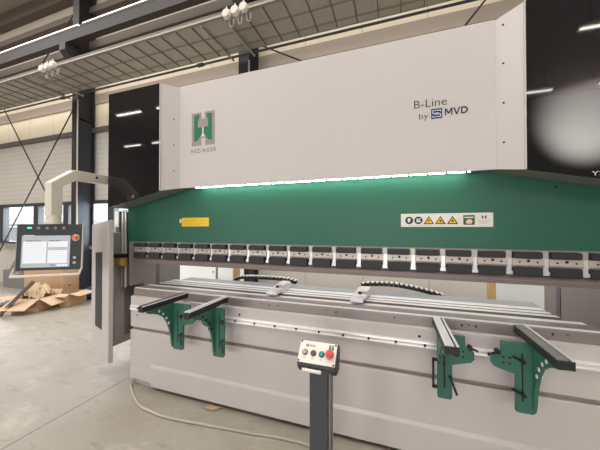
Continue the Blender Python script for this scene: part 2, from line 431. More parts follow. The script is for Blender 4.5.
# ------------------------------------------------------------------ ceiling tube lights (two rows behind the viewer, mirrored in the black covers)
def ceiling_light(x0, x1, y, label):
    t = thing('ceiling_light', label, 'light', ((x0+x1)/2,y,6.5), 0, 'ceiling tube lights in the hall')
    put('housing', MB().box(x0,x1,y-.06,y+.06,6.55,6.62), 'fit', t)
    put('tube', MB().box(x0,x1,y-.018,y+.018,6.515,6.545), 'tube', t)
    put('hanger', MB().cyl((x0+.2,y,6.62),(x0+.2,y,ZC),.006,6).cyl((x1-.2,y,6.62),(x1-.2,y,ZC),.006,6), 'rod', t)
for x in (-11.6,-9.32,-7.03,-4.75,-2.46,-.18,4.42,6.7):
    ceiling_light(x,x+1.4,-4.72,'slim white ceiling tube light hanging in the nearer row')
for x in (-15.6,-13.4,-11.2,-8.9,-6.7,-4.5,-2.2,0.,4.1,6.7):
    ceiling_light(x,x+1.3,-8.2,'slim white ceiling tube light hanging in the farther row')

# ------------------------------------------------------------------ press brake
PX0, PX1 = -2.767, 1.435
pb = thing('press_brake','long press brake with white front cover, green ram and black gloss end covers','press brake',(-.666,2.6,0))
# frame
fr = put('side_frame', MB().prism([(2.35,0),(2.9,0),(2.9,2.88),(2.27,2.88),(2.27,1.4),(2.19,1.4),(2.19,.92),(2.35,.92)],'x',-2.74,-2.70), 'greyframe', pb, bevel=.004)
put('dark_strip', MB().box(-2.70,-2.694,2.52,2.56,.9,1.6), mat('frame_dark_line',(96,94,93),.6), fr)  # flat strip; the frame recess is only painted dark
fr = put('side_frame', MB().prism([(2.35,0),(3.26,0),(3.26,2.88),(2.27,2.88),(2.27,1.4),(2.19,1.4),(2.19,.92),(2.35,.92)],'x',1.37,1.41), 'greyframe', pb, bevel=.004)
put('dark_strip', MB().box(1.364,1.37,2.98,3.04,.5,1.6), mat('frame_dark_line2',(92,92,95),.6), fr)  # same on the right: darkness painted as a strip
put('rear_housing', MB().box(-2.69,1.36,2.32,2.75,1.9,2.85), 'greyframe', pb)
# ram
ram = put('ram', MB().box(-2.77,1.44,2.2,2.262,1.405,2.06), 'green', pb, label='green ram plate')
put('screw', MB().cyl((.99,2.196,1.815),(.99,2.2,1.815),.008,10), 'hole', ram)
# front cover
fc = put('front_cover', MB().box(-1.968,.636,2.1,2.115,1.936,2.928).box(-1.968,.636,2.115,2.19,2.91,2.928), 'white', pb, label='white front cover with emblem and lettering')
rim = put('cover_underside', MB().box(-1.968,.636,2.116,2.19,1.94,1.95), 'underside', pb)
# side covers: angled white joint panel, black gloss panel, grey underside
for s,(xa,xb,xc) in ((-1,(-1.969,-2.088,PX0)),(1,(.637,.752,PX1))):
    zin, zmid, zout, zt = 1.936, 1.903, 1.757 if s<0 else 1.753, 2.922
    a,b,c = (xa,2.1),(xb,1.98),(xc,1.98)
    vs = [(a[0],a[1],zin),(b[0],b[1],zmid),(b[0],b[1],zt),(a[0],a[1],zt)]
    n = Vector((0,.016,0))
    jp = put('angled_panel', MB().add(vs+[tuple(Vector(p)+n) for p in vs], [(0,1,2,3),(7,6,5,4),(0,4,5,1),(1,5,6,2),(2,6,7,3),(3,7,4,0)]), 'white', pb, label='white angled panel')
    for z in ((2.6,2.35,2.1) if s<0 else (2.86,2.61,2.355,2.1)):
        t_ = .3 if s<0 else .28
        q = Vector((a[0]+(b[0]-a[0])*t_, a[1]+(b[1]-a[1])*t_, z)); nn = Vector((-(b[1]-a[1])*(-s), (b[0]-a[0])*(-s)*-1, 0)).normalized()
        nn = Vector((-s*.66,-.75,0)) 
        put('screw', MB().cyl(q-nn*.002,q+nn*.004,.006,10), 'hole', jp)
    sc = put('side_cover', MB().prism([(xb,zmid),(xc,zout),(xc,zt),(xb,zt)],'y',1.975,1.99), 'black_gloss', pb, label='black glossy end cover')
    put('edge_strip', MB().box(xb-.003*s-.004,xb-.003*s+.004,1.972,1.99,zmid,zt), 'white', sc)
    # underside sheets
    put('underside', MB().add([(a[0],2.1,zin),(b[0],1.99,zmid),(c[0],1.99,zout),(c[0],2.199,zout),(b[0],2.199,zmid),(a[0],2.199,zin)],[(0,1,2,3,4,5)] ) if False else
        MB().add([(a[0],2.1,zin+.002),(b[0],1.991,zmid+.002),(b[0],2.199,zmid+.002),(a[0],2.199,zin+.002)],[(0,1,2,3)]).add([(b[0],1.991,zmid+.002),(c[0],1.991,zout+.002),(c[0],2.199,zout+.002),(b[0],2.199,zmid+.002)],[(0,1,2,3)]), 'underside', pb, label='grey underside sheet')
    put('end_cap', MB().box(xc,xc-s*.012,1.991,2.75,zout+.01,zt), 'black_gloss', pb)
    if s<0:
        put('hook', MB().cyl((-2.409,1.96,1.854),(-2.409,1.976,1.854),.012,10).box(-2.412,-2.406,1.968,1.975,1.86,1.885), 'galv', sc)
    else:
        text('lettering','Y2',1.052,1.106,1.845,1.869,1.974,'offwhite',sc,'white letters')
# emblem, in unit coordinates u (0..1) and v (0..1) on the cover
ex0,ex1,ez0,ez1 = -1.822,-1.563,2.328,2.640
def E(u,v): return (ex0+u*(ex1-ex0), ez0+v*(ez1-ez0))
H = [(0,0),(.42,0),(.42,.22),(.60,.22),(.60,0),(1,0),(1,1),(.57,1),(.57,.80),(.42,.80),(.42,1),(0,1)]
em = put('emblem', MB().prism([E(*p) for p in H],'y',2.0975,2.1), 'emblemgrey', fc, label='grey and green H-shaped emblem')
gl_ = [(.11,.93),(.34,.95),(.34,.84),(.28,.76),(.28,.56),(.46,.54),(.46,.36),(.40,.30),(.28,.16),(.11,.13)]
put('emblem_inset', MB().prism([E(*p) for p in gl_],'y',2.0960,2.0975), 'emblemgreen', em)
put('emblem_inset', MB().prism([E(1-p[0]+.0,p[1]) for p in gl_],'y',2.0960,2.0975), 'emblemgreen', em)
put('emblem_stem', MB().prism([E(.475,.54),E(.475,.36),E(.43,.26),E(.58,.26),E(.525,.36),E(.525,.54)],'y',2.0955,2.0960), 'offwhite', em)
put('emblem_head', MB().prism([E(.36,.80),E(.64,.80),E(.72,.72),E(.72,.55),E(.28,.55),E(.28,.72)],'y',2.0953,2.0960), 'emblemgrey', em)
text('lettering','H E Z I N G E R',-1.829,-1.548,2.260,2.297,2.0985,'print',fc,'dark lettering',.004)
text('lettering','B-Line',.139,.350,2.405,2.461,2.0985,'print',fc,'thin grey lettering',-.004)
text('lettering','by',.172,.232,2.311,2.366,2.0985,'print',fc,'thin grey lettering',-.004)
def mvd(pt, w):
    """bold M, V and D as solid strokes; pt(u, v) maps the unit box of the word to a point, w is the depth vector"""
    polys = [[(0,0),(.055,0),(.055,1),(0,1)],[(.275,0),(.33,0),(.33,1),(.275,1)],[(0,1),(.07,1),(.19,.30),(.14,.18)],[(.33,1),(.26,1),(.14,.30),(.19,.18)],
        [(.36,1),(.43,1),(.545,0),(.49,0)],[(.67,1),(.60,1),(.49,0),(.545,0)],[(.70,0),(.76,0),(.76,1),(.70,1)],[(.76,0),(.83,0),(.83,.2),(.76,.2)],[(.76,.8),(.83,.8),(.83,1),(.76,1)]]
    n = 8
    for k in range(n):
        a,b = -PI/2+PI*k/n, -PI/2+PI*(k+1)/n
        q = lambda t,ru,rv: (.83+ru*math.cos(t), .5+rv*math.sin(t))
        polys.append([q(a,.17,.5),q(b,.17,.5),q(b,.10,.3),q(a,.10,.3)])
    m = MB()
    for p in polys:
        k = len(p); vs = [pt(*c) for c in p]; vs = vs+[v+w for v in vs]
        m.add(vs,[list(range(k)),list(range(2*k-1,k-1,-1))]+[(i_,i_+k,(i_+1)%k+k,(i_+1)%k) for i_ in range(k)])
    return m
put('lettering', mvd(lambda a,b: Vector((.337+.140*a,2.0985,2.331+.048*b+.0)), Vector((0,.0015,0))), 'navy', fc, label='bold navy lettering')
lg = put('logo_block', MB().box(.250,.320,2.0985,2.1,2.317,2.387), 'navy', fc, label='navy square logo')
t = MB()
t.box(.262,.307,2.0978,2.0985,2.371,2.377).box(.257,.2625,2.0978,2.0985,2.352,2.377).box(.262,.301,2.0978,2.0985,2.352,2.358).box(.307,.313,2.0978,2.0985,2.364,2.377)
t.box(.262,.307,2.0978,2.0985,2.327,2.333).box(.307,.313,2.0978,2.0985,2.327,2.352).box(.270,.309,2.0978,2.0985,2.345,2.351).box(.257,.2625,2.0978,2.0985,2.327,2.340)
put('logo_mark', t, 'lilac', lg)
# LED strip with clips
led = put('light_strip', MB().box(-1.79,.49,2.116,2.124,1.931,1.9375), 'led', pb, label='bright white light strip')
for k in range(19): put('clip', MB().box(-1.735+k*.122,-1.719+k*.122,2.110,2.130,1.928,1.9365), 'hole', led)
# stickers on the ram
ys = put('yellow_sign', MB().box(-2.027,-1.70,2.197,2.2,1.566,1.652), 'yellow', ram, label='yellow instruction sign')
t = MB()
for k,(a,b) in enumerate(((.12,.6),(.05,.95),(.05,.5),(.05,.9),(.05,.7))): t.box(-2.027+.327*a,-2.027+.327*b,2.196,2.197,1.638-k*.014,1.641-k*.014)
put('print_line', t, 'ochre', ys)
put('white_tab', MB().box(-2.055,-2.035,2.197,2.2,1.60,1.64), 'offwhite', ram)
ws = put('warning_sign', MB().box(.05,.645,2.197,2.2,1.558,1.657), 'offwhite', ram, label='white strip of safety pictograms')
def disc(x,z,r,m,y0=2.195,n=20): return put('pictogram', MB().cyl((x,2.197,z),(x,y0,z),r,n), m, ws)
zc = 1.607
def shifted(poly, x, k=1.): return [(x+p[0]*k, zc+p[1]*k) for p in poly]
for x in (.108,.172): disc(x,zc,.028,'pictoblack')
put('pictogram_mark', MB().prism(shifted([(-.012,.006),(-.004,.018),(.010,.014),(.008,-.004),(-.002,-.017),(-.010,-.008)],.108),'y',2.194,2.195), 'offwhite', ws)
put('pictogram_mark', MB().prism(shifted([(-.014,-.014),(.016,-.014),(.014,-.002),(0,0),(-.003,.013),(-.012,.013)],.172),'y',2.194,2.195), 'offwhite', ws)
put('pictogram_mark', MB().cyl((.180,2.195,zc+.010),(.180,2.194,zc+.010),.007,10), 'lilac', ws)
for k,x in enumerate((.242,.319,.397)):
    put('warning_triangle', MB().prism(shifted([(-.036,-.028),(.036,-.028),(0,.031)],x),'y',2.195,2.197), 'pictoblack', ws)
    put('pictogram', MB().prism(shifted([(-.024,-.021),(.024,-.021),(0,.019)],x),'y',2.1943,2.195), 'orangeyellow', ws)
    mk = [[(-.010,-.014),(-.003,-.014),(.0,.002),(.010,-.014),(.003,.006),(-.004,.004)],[(-.010,-.012),(.010,-.012),(.008,-.005),(0,.005),(-.006,-.004)],[(-.008,-.015),(.010,-.010),(.004,.002),(-.002,.006)]][k]
    put('pictogram_mark', MB().prism(shifted(mk,x),'y',2.1938,2.1943), 'pictoblack', ws)
put('pictogram', MB().box(.465,.535,2.195,2.197,zc-.034,zc+.034), mat('picto_dark_green',(36,84,68),.5), ws)
put('pictogram_mark', MB().box(.472,.528,2.1945,2.195,zc+.014,zc+.022), 'offwhite', ws)
put('pictogram_mark', MB().prism(shifted([(-.016,-.026),(.017,-.026),(.023,-.008),(.011,.005),(-.007,.004),(-.019,-.010)],.499),'y',2.1940,2.195), 'skin', ws)
text('lettering','H',.578,.606,zc+.008,zc+.030,2.1965,'print',ws,None,.04)
for a,b,c in ((.552,.630,-.004),(.557,.624,-.016),(.562,.618,-.024)): put('print_line', MB().box(a,b,2.1963,2.197,zc+c,zc+c+.002), 'emblemgrey', ws)
# clamping strip
put('clamp_beam', MB().box(-2.70,1.41,2.19,2.30,1.23,1.405), mat('clamp_beam_grey',(136,126,121),.45,.4,var=.1,scale=20), pb)
bar = put('tool_bar', MB().prism([(2.165,1.178),(2.165,1.222),(2.172,1.236),(2.22,1.236),(2.22,1.178)],'x',-2.64,1.34), 'steel_dark', pb, label='brown-grey ground steel bar under clamps')
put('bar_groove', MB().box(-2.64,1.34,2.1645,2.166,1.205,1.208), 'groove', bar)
X0 = -2.600
cl = put('tool_clamp', MB().prism([(2.19,1.290),(2.152,1.296),(2.146,1.31),(2.150,1.352),(2.19,1.352)],'x',X0-.004,X0+.166), 'plate', pb, bevel=.002)
def lever(z0,z1): return MB().prism([(X0+.006,z0),(X0+.146,z0),(X0+.152,z0+.008),(X0+.152,z1-.005),(X0+.148,z1),(X0+.004,z1),(X0+.0,z1-.005),(X0+.0,z0+.008)],'y',2.128,2.185)
put('clamp_lever', lever(1.352,1.393), 'rubber', cl, bevel=.004)
put('clamp_lever', lever(1.238,1.296), 'rubber', cl, bevel=.004)
put('spacer', MB().box(X0+.163,X0+.193,2.16,2.19,1.245,1.352).box(X0+.158,X0+.196,2.150,2.19,1.245,1.268), 'chrome', cl, bevel=.002)
put('spacer_block', MB().box(X0+.158,X0+.194,2.160,2.19,1.352,1.398), 'plate', cl, bevel=.002)
for dx,r in ((.035,.006),(.082,.009),(.130,.006)): put('screw', MB().cyl((X0+dx,2.145,1.328+(.008 if r>.007 else 0)),(X0+dx,2.15,1.328+(.008 if r>.007 else 0)),r,10), 'hole', cl)
for k in range(1,20):
    c = copy_tree(cl, pb); c.location = cl.location+Vector((.1965*k,0,0))
# table
XT0, XT1 = -2.488, 1.16
tb = put('table', MB().prism([(2.045,.872),(2.045,.938),(2.052,.948),(2.065,.952),(2.16,.952),(2.16,.872)],'x',XT0,XT1), 'steel', pb, label='ground steel table plate', bevel=.002)
put('table_rib', MB().box(XT0+.02,XT1-.02,2.046,2.054,.944,.9535), 'alux', tb)
for x in (-2.2,-2.12,-1.05,-.98,-.9,-.5,-.42,.0,.42,.46,.5,.9,.97): put('bore', MB().cyl((x,2.044,.915+random.uniform(-.012,.012)),(x,2.046,.915),.006,8), 'hole', tb)
# base: front covers
ba = put('upper_panel', MB().box(XT0,XT1,2.012,2.16,.572,.872), 'white2', pb, label='white upper front panel', bevel=.004)
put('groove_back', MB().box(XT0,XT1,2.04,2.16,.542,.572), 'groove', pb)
lp = put('lower_panel', MB().box(XT0,XT1,2.01,2.14,.06,.542).prism([(2.0099,.243),(1.990,.221),(1.990,.035),(2.0099,.035)],'x',-2.2,XT1-.1), 'white2', pb, label='white lower front panel with raised skirt', bevel=.004)
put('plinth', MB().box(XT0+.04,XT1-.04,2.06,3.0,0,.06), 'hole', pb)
put('bed', MB().box(XT0+.02,XT1-.02,2.16,2.3,.06,.9), 'greyframe', pb)
put('foot', MB().box(XT0+.01,XT0+.24,2.035,2.14,0,.05), 'greyguard', pb)
rl = put('slide_rail', MB().prism([(2.012,.742),(1.990,.744),(1.988,.752),(1.994,.757),(1.994,.772),(1.988,.777),(1.990,.785),(2.012,.787)],'x',XT0+.015,XT1-.01), 'alux', pb, label='aluminium slide rail with black bolts')
b0 = None
for k in range(19):
    x = -2.37+k*.183
    if b0 is None: b0 = put('bolt', MB().cyl((x,1.986,.765),(x,1.995,.765),.008,10), 'hole', rl)
    else:
        c = b0.copy(); COL.objects.link(c); c.parent = rl; c.location.x = .183*k
for x,z,r in ((-2.40,.69,.007),(-1.24,.815,.009),(.16,.815,.009)): put('screw', MB().cyl((x,2.008,z),(x,2.013,z),r,10), 'hole', ba)
# left guide column, scale and laser unit
gc = put('guide_column', MB().box(-2.985,-2.93,2.22,2.6,.35,1.74).box(-2.93,-2.86,2.24,2.6,.35,1.72), 'greyframe', pb, bevel=.003)
put('light_sliver', MB().box(-2.985,-2.93,2.21,2.219,1.56,1.74), 'whiteglow', gc)  # glowing strip stands in for a bright sliver of light
put('guide_rod', MB().cyl((-2.845,2.2,.9),(-2.845,2.2,1.75),.012,10).cyl((-2.80,2.2,.9),(-2.80,2.2,1.75),.012,10), 'alux', gc, smooth=True)
put('gib', MB().box(-2.80,-2.772,2.205,2.24,1.40,1.70), 'dark', gc)
lu = put('laser_unit', MB().box(-2.93,-2.77,2.12,2.198,1.14,1.228), 'brass', pb, label='brass sensor housing with black lid', bevel=.004)
put('lid', MB().box(-2.95,-2.765,2.11,2.198,1.228,1.268), 'dark', lu, bevel=.003)
put('mount', MB().box(-2.86,-2.80,2.19,2.24,.9,1.2), 'greyframe', lu)
# side guard: inner box and ajar white cover
sg = put('side_guard', MB().box(-3.02,-2.87,2.10,3.0,.27,1.50).box(-2.872,-2.866,2.13,2.9,.55,.57).box(-2.872,-2.866,2.13,2.15,.27,1.5).box(-2.872,-2.864,2.25,2.4,.7,1.1), 'greyguard', pb, label='grey inside box of side guard', bevel=.003)
ca, cb = Vector((-2.715,1.95,0)), Vector((-3.095,2.038,0)); nrm = Vector((.225,.974,0))
def gp(s,t,z): return ca+(cb-ca)*s+nrm*t+Vector((0,0,z))
vs = [gp(0,0,.185),gp(1,0,.222),gp(1,0,1.585),gp(0,0,1.632),gp(0,.045,.185),gp(1,.045,.222),gp(1,.045,1.585),gp(0,.045,1.632)]
gcv = put('guard_cover', MB().add(vs,[(0,1,2,3),(7,6,5,4),(0,4,5,1),(1,5,6,2),(2,6,7,3),(3,7,4,0)]), 'white', pb, label='tall white guard cover with dark slot', bevel=.004)
vs = [gp(.36,-.003,.50),gp(.74,-.003,.52),gp(.74,-.003,1.29),gp(.36,-.003,1.30),gp(.36,.001,.50),gp(.74,.001,.52),gp(.74,.001,1.29),gp(.36,.001,1.30)]
put('slot', MB().add(vs,[(0,1,2,3),(7,6,5,4),(0,4,5,1),(1,5,6,2),(2,6,7,3),(3,7,4,0)]), mat('guard_slot',(36,38,44),.3), gcv)
put('hinge', MB().box(-2.96,-2.90,2.03,2.11,.45,.55).box(-2.96,-2.90,2.03,2.11,1.2,1.3), 'greyguard', gcv)
put('guard_mount', MB().box(-2.87,-2.74,2.5,2.9,.4,.5).box(-2.87,-2.74,2.5,2.9,1.1,1.2), 'greyguard', sg)

# back gauge behind the table
bgz = .90
put('table_rail', MB().box(XT0+.01,XT1-.02,2.165,2.245,.86,.945), 'alux', pb, label='bright wide rail behind table', bevel=.004)
bg = put('back_gauge', MB().box(-2.45,1.06,2.312,2.36,.84,.9465), 'alux', pb, bevel=.004, label='bright steel rails of back gauge')
put('rail', MB().box(-2.45,1.05,2.385,2.44,.85,.9465), 'alux', bg, bevel=.005)
put('rail', MB().box(-2.45,1.05,2.465,2.545,.85,.9465), 'alux', bg, bevel=.005)
put('gap_fill', MB().box(-2.45,1.05,2.246,2.556,.80,.944), mat('gap_shade',(62,64,68),.5,.3), bg)  # flush dark fill stands in for the shade between rails
put('beam', MB().box(-2.40,1.08,2.56,2.76,.80,.935), mat('grey_gauge_beam',(150,156,160),.4,.2), bg, bevel=.004)
put('end_plate', MB().box(1.05,1.075,2.36,2.5,.85,.935), 'dark', bg, bevel=.004)
put('end_plate', MB().box(-2.48,-2.45,2.30,2.58,.85,.945), 'dark', bg, bevel=.004)
put('leg', MB().box(-2.3,-2.2,2.4,2.7,0,.80), 'greyguard', bg); put('leg', MB().box(.85,.95,2.4,2.7,0,.80), 'greyguard', bg)
def finger(x, skew, label):
    f = thing('back_gauge_finger', label, 'gauge finger', (x,2.4,.947))
    z0 = .949
    def P(u,v,z): return Vector((x+u+skew*(v-2.3),v,z))
    def block(u0,u1,v0,v1,za,zb):
        vs=[P(u0,v0,za),P(u1,v0,za),P(u1,v1,za),P(u0,v1,za),P(u0,v0,zb),P(u1,v0,zb),P(u1,v1,zb),P(u0,v1,zb)]
        return MB().add(vs,[(0,3,2,1),(4,5,6,7),(0,1,5,4),(1,2,6,5),(2,3,7,6),(3,0,4,7)])
    put('body', block(-.055,.055,2.30,2.62,z0,z0+.045), 'chrome', f, bevel=.004)
    put('stop_nose', block(-.05,.05,2.17,2.30,z0+.012,z0+.038), 'alu', f, bevel=.004)
    put('cap', block(-.025,.06,2.36,2.56,z0+.045,z0+.066), 'offwhite', f, bevel=.004)
    put('bolt', MB().cyl(P(0,2.33,z0+.045),P(0,2.33,z0+.06),.016,10), 'dark', f)
    put('foot', block(-.04,.04,2.40,2.54,.9468,z0), 'steel', f)
finger(-1.03,-.1,'left white chrome gauge finger behind table, at right end of black cable chain')
finger(-.275,.05,'right white chrome gauge finger behind table, left of arched cable chain')
def chain(pts, y, label):
    c = thing('cable_chain', label, 'cable chain', (sum(p[0] for p in pts)/len(pts),y,min(p[1] for p in pts)))
    # resample
    P = [Vector((p[0],y,p[1])) for p in pts]; out=[]; step=.045
    seg=0; pos=P[0].copy(); out.append(pos.copy()); i=0
    while i < len(P)-1:
        d = P[i+1]-pos
        if (P[i+1]-out[-1]).length < step: pos = P[i+1].copy(); i += 1; continue
        pos = out[-1]+(P[i+1]-out[-1]).normalized()*step; out.append(pos.copy())
    a=MB(); b=MB()
    for p,q in zip(out,out[1:]):
        t_=(q-p).normalized(); n_=t_.cross(Vector((0,1,0))); m_=(p+q)/2
        if n_.z < 0: n_ = -n_
        a.obox(m_,t_,(0,1,0),n_,.021,.032,.017)
        b.obox(m_+n_*.018+t_*.004,t_,(0,1,0),n_,.012,.034,.005)
    put('link_strip', a, 'rubber', c); put('link_clip', b, 'offwhite', c)
def arc(pts): # Catmull-Rom
    o=[]; P=[pts[0]]+pts+[pts[-1]]
    for i in range(1,len(P)-2):
        for k in range(8):
            t_=k/8; p0,p1,p2,p3=P[i-1],P[i],P[i+1],P[i+2]
            o.append(tuple(.5*((2*p1[j])+(-p0[j]+p2[j])*t_+(2*p0[j]-5*p1[j]+4*p2[j]-p3[j])*t_**2+(-p0[j]+3*p1[j]-3*p2[j]+p3[j])*t_**3) for j in range(len(p1))))
    o.append(pts[-1]); return o
chain(arc([(-1.82,.915),(-1.80,.935),(-1.72,.962),(-1.55,.972),(-1.3,.975),(-1.12,.968),(-1.02,.945)]),2.84,'black and white cable chain arching left of the left gauge finger')
chain(arc([(-.32,.968),(-.2,.985),(0,.99),(.2,.965),(.38,.925),(.46,.90)]),2.84,'black and white cable chain arching right of the right gauge finger')
tag(put('chain_shelf', MB().box(-2.0,.9,2.79,2.92,.85,.882), 'bluegrey', bevel=.004),'blue-grey ledge carrying the cable chains behind the rails','shelf') if False else put('chain_shelf', MB().box(-2.0,.9,2.79,2.92,.85,.882), 'bluegrey', bg, bevel=.004)

# ------------------------------------------------------------------ sheet support arms
def support(x, pa, pz, wing, label, pale_discs, zb=.505):
    """arm bar pointing at the viewer, thin curved gusset under it, front plate pa..pz and a side wing with its clamp handle"""
    s = thing('sheet_support', label, 'support arm', (x,1.8,zb), 0, 'sheet support arms on the slide rail')
    y0,y1 = 1.565,2.042
    hw_ = .025 if x < 0 else .034
    ar = put('arm_bar', MB().box(x-hw_,x+hw_,y0,y1,.902,.944), 'rubber', s, bevel=.003)
    put('wear_strip', MB().box(x-hw_+.001,x+hw_-.024,y0+.004,y1,.944,.950), 'anthracite' if x<-1.6 else ('galv' if x>.5 else 'alu'), ar)
    put('wear_strip', MB().box(x+hw_-.014,x+hw_-.002,y0+.004,y1,.944,.950), 'alu', ar)
    gx = {-1:(pa+.012 if wing < 0 else pa-.008), 1:(.262 if x < .5 else x)}[-1 if x < 0 else 1]
    g = [(1.61,.902),(1.61,.882),(1.66,.868),(1.72,.842),(1.77,.805),(1.805,.755),(1.830,.69),(1.848,.62),(1.856,.56),(1.866,.52),(1.876,.52),(1.876,.902)]
    gs = put('gusset', MB().prism(g,'x',gx-.010,gx+.010), 'green2', s, bevel=.002)
    for (yy,zz) in ((1.715,.872),(1.755,.838),(1.790,.795),(1.815,.745)):
        for sd in (-1,1): put('screw', MB().cyl((gx+sd*.0095,yy,zz),(gx+sd*.0125,yy,zz),.011,10), 'offwhite' if pale_discs else 'hole', gs)  # discs stand in for see-through holes in the gusset
    bp = put('front_plate', MB().prism([(pa,zb+.006),(pa,.90),(pz,.90),(pz,zb+.012),(pz-.01,zb),(pa+.008,zb)],'y',1.866,1.886), 'green2', s, bevel=.003)
    cx = (pa+pz)/2+(.012 if wing<0 else -.002)
    if wing < 0 and x > 0: cx = pa+.032
    put('slot_line', MB().box(cx-.004,cx+.004,1.8650,1.867,.57,.84), 'hole', bp)
    e = pz-.004 if wing > 0 else pa+.004
    pl = [(e,.90),(e+wing*.075,.90),(e+wing*.075,.838),(e+wing*.10,.828),(e+wing*.122,.808),(e+wing*.122,.765),(e+wing*.105,.745),(e,.715)]
    w_ = put('wing_plate', MB().prism(pl,'y',1.868,1.884), 'green2', s, bevel=.004)
    for a_ in (.03,.062):
        for zz in (.775,.808): put('screw', MB().cyl((e+wing*a_,1.865,zz),(e+wing*a_,1.869,zz),.006,8), 'hole', w_)
    put('spacer', MB().box(e-.025,e+.025,1.884,1.9885,.735,.80), 'dark', s)
    hx = e+wing*.095
    put('clamp_handle', MB().cyl((hx,1.868,.842),(hx,1.835,.842),.014,12).cyl((hx,1.842,.842),(hx+wing*.035,1.825,.836),.007,8), 'dark', s, smooth=True)
    for zz,dx,dz in ((.80,-.055,.03),(.615,-.06,.035)) if (x > .5) else ((.645,.03,-.085),(.80,.03,-.01)):
        hx = cx if x > .5 else (pz-.012)
        put('clamp_handle', MB().cyl((hx,1.866,zz),(hx,1.838,zz),.010,10).cyl((hx,1.845,zz),(hx+dx,1.83,zz+dz),.0065,8), 'dark', s, smooth=True)
    return s
support(-1.835,-1.81,-1.705,1,'leftmost green sheet support arm, its black bar crossing table end',1)
support(-1.40,-1.40,-1.295,-1,'second green sheet support arm from the left, with dark dots in its bracket',0)
s3 = support(.278,.25,.331,1,'third green sheet support arm from left, pointing nearly straight at viewer',0)
put('side_handle', MB().box(.222,.234,1.87,1.885,.56,.74).box(.222,.252,1.87,1.884,.725,.74).box(.222,.252,1.87,1.884,.56,.575), 'dark', s3)
support(.738,.650,.744,-1,'rightmost green sheet support arm with broad curved bracket',1)

# ------------------------------------------------------------------ push-button console
px, py = -.415, 1.5
cs = thing('control_console','anthracite push-button console on a single post before the press','console',(px,py,0))
put('base_plate', MB().box(px-.2,px+.2,py-.16,py+.2,0,.012), 'anthracite', cs, bevel=.004)
put('post', MB().box(px-.04,px+.068,py-.03,py+.05,.012,.77), 'anthracite', cs, bevel=.006)
put('post_edge', MB().box(px+.068,px+.080,py-.02,py+.05,.012,.77), mat('post_side_grey',(126,122,120),.5), cs, bevel=.003)
# tilted head
hd0 = Vector((px,py,0)); 
A = (py-.04,.792); B = (py+.04,.882)   # bottom and top edge of the plate in (Y,Z)
hw = .108
head = put('head', MB().prism([(A[0]+.004,A[1]-.008),(B[0]+.004,B[1]+.006),(B[0]+.05,B[1]-.03),(B[0]+.05,.80),(py+.06,.725),(A[0]+.035,.725),(A[0]+.004,.765)],'x',px-hw-.006,px+hw+.006), 'anthracite', cs, bevel=.012)
u = Vector((0,B[0]-A[0],B[1]-A[1])); L = u.length; u.normalize(); nv = Vector((0,-u.z,u.y))
def hp(a,b,t=0): # a across -1..1, b up 0..1
    return Vector((px+a*hw,A[0],A[1]))+u*(b*L)+nv*t
def hbox(a0,a1,b0,b1,t0,t1):
    vs=[hp(a0,b0,t0),hp(a1,b0,t0),hp(a1,b1,t0),hp(a0,b1,t0),hp(a0,b0,t1),hp(a1,b0,t1),hp(a1,b1,t1),hp(a0,b1,t1)]
    return MB().add(vs,[(0,3,2,1),(4,5,6,7),(0,1,5,4),(1,2,6,5),(2,3,7,6),(3,0,4,7)])
bp_ = put('button_plate', hbox(-1,1,0,1,-.002,.005), 'panelwhite', cs, label='white button plate')
for a_ in (-.93,.93):
    for b_ in (.06,.94): put('screw', MB().cyl(hp(a_,b_,.004),hp(a_,b_,.0075),.0055,8), 'hole', bp_)
def button(a_,b_,r,m,h,name='push_button',label=None):
    o=put(name, MB().tube([hp(a_,b_,.005),hp(a_,b_,.005+h*.4),hp(a_,b_,.005+h)],[r*1.0,r,r*.85],16), m, bp_, label=label, smooth=True)
    return o
for a_,m,l in ((-.66,'galvl','silver push button'),(-.20,'brownbtn','dark push button'),(.25,'turq','turquoise push button')):
    put('bezel', MB().cyl(hp(a_,.45,.004),hp(a_,.45,.010),.0165,18), 'dark', bp_)
    button(a_,.45,.0135,m,.014,label=l)
    put('caption', hbox(a_-.08,a_+.08,.20,.225,.005,.0055), 'emblemgrey', bp_)
button(.70,.45,.013,'dark',.02,'stop_shaft'); put('emergency_stop', MB().tube([hp(.70,.45,.018),hp(.70,.45,.022),hp(.70,.45,.036),hp(.70,.45,.042)],[.018,.0235,.0235,.016],20), 'red', bp_, label='red mushroom stop button', smooth=True)
def htext(body,a0,a1,b0,b1,m,bold):
    cu = bpy.data.curves.new('lettering','FONT'); cu.body=body; cu.size=1; cu.offset=bold; cu.fill_mode='FRONT'
    t=bpy.data.objects.new('lettering',cu); COL.objects.link(t); dg=bpy.context.evaluated_depsgraph_get(); dg.update()
    me=bpy.data.meshes.new_from_object(t.evaluated_get(dg)); bpy.data.objects.remove(t)
    X=[v.co.x for v in me.vertices]; Y=[v.co.y for v in me.vertices]; wv=worg(bp_)
    for v in me.vertices:
        v.co = hp(a0+(v.co.x-min(X))/(max(X)-min(X))*(a1-a0), b0+(v.co.y-min(Y))/(max(Y)-min(Y))*(b1-b0), .0058)-wv
    me.materials.append(M[m]); o=bpy.data.objects.new('lettering',me); COL.objects.link(o); o.parent=bp_
put('lettering', mvd(lambda a,b: hp(-.46+.30*a,.735+.09*b,.0058), nv*-.0008), 'print', bp_)
lb = put('logo_block', hbox(-.66,-.52,.72,.84,.005,.0056), 'print', bp_)
put('logo_mark', hbox(-.63,-.55,.80,.815,.0056,.006).add(hbox(-.63,-.55,.745,.76,.0056,.006).v,hbox(0,1,0,1,0,1).f), 'panelwhite', lb)
t=MB()
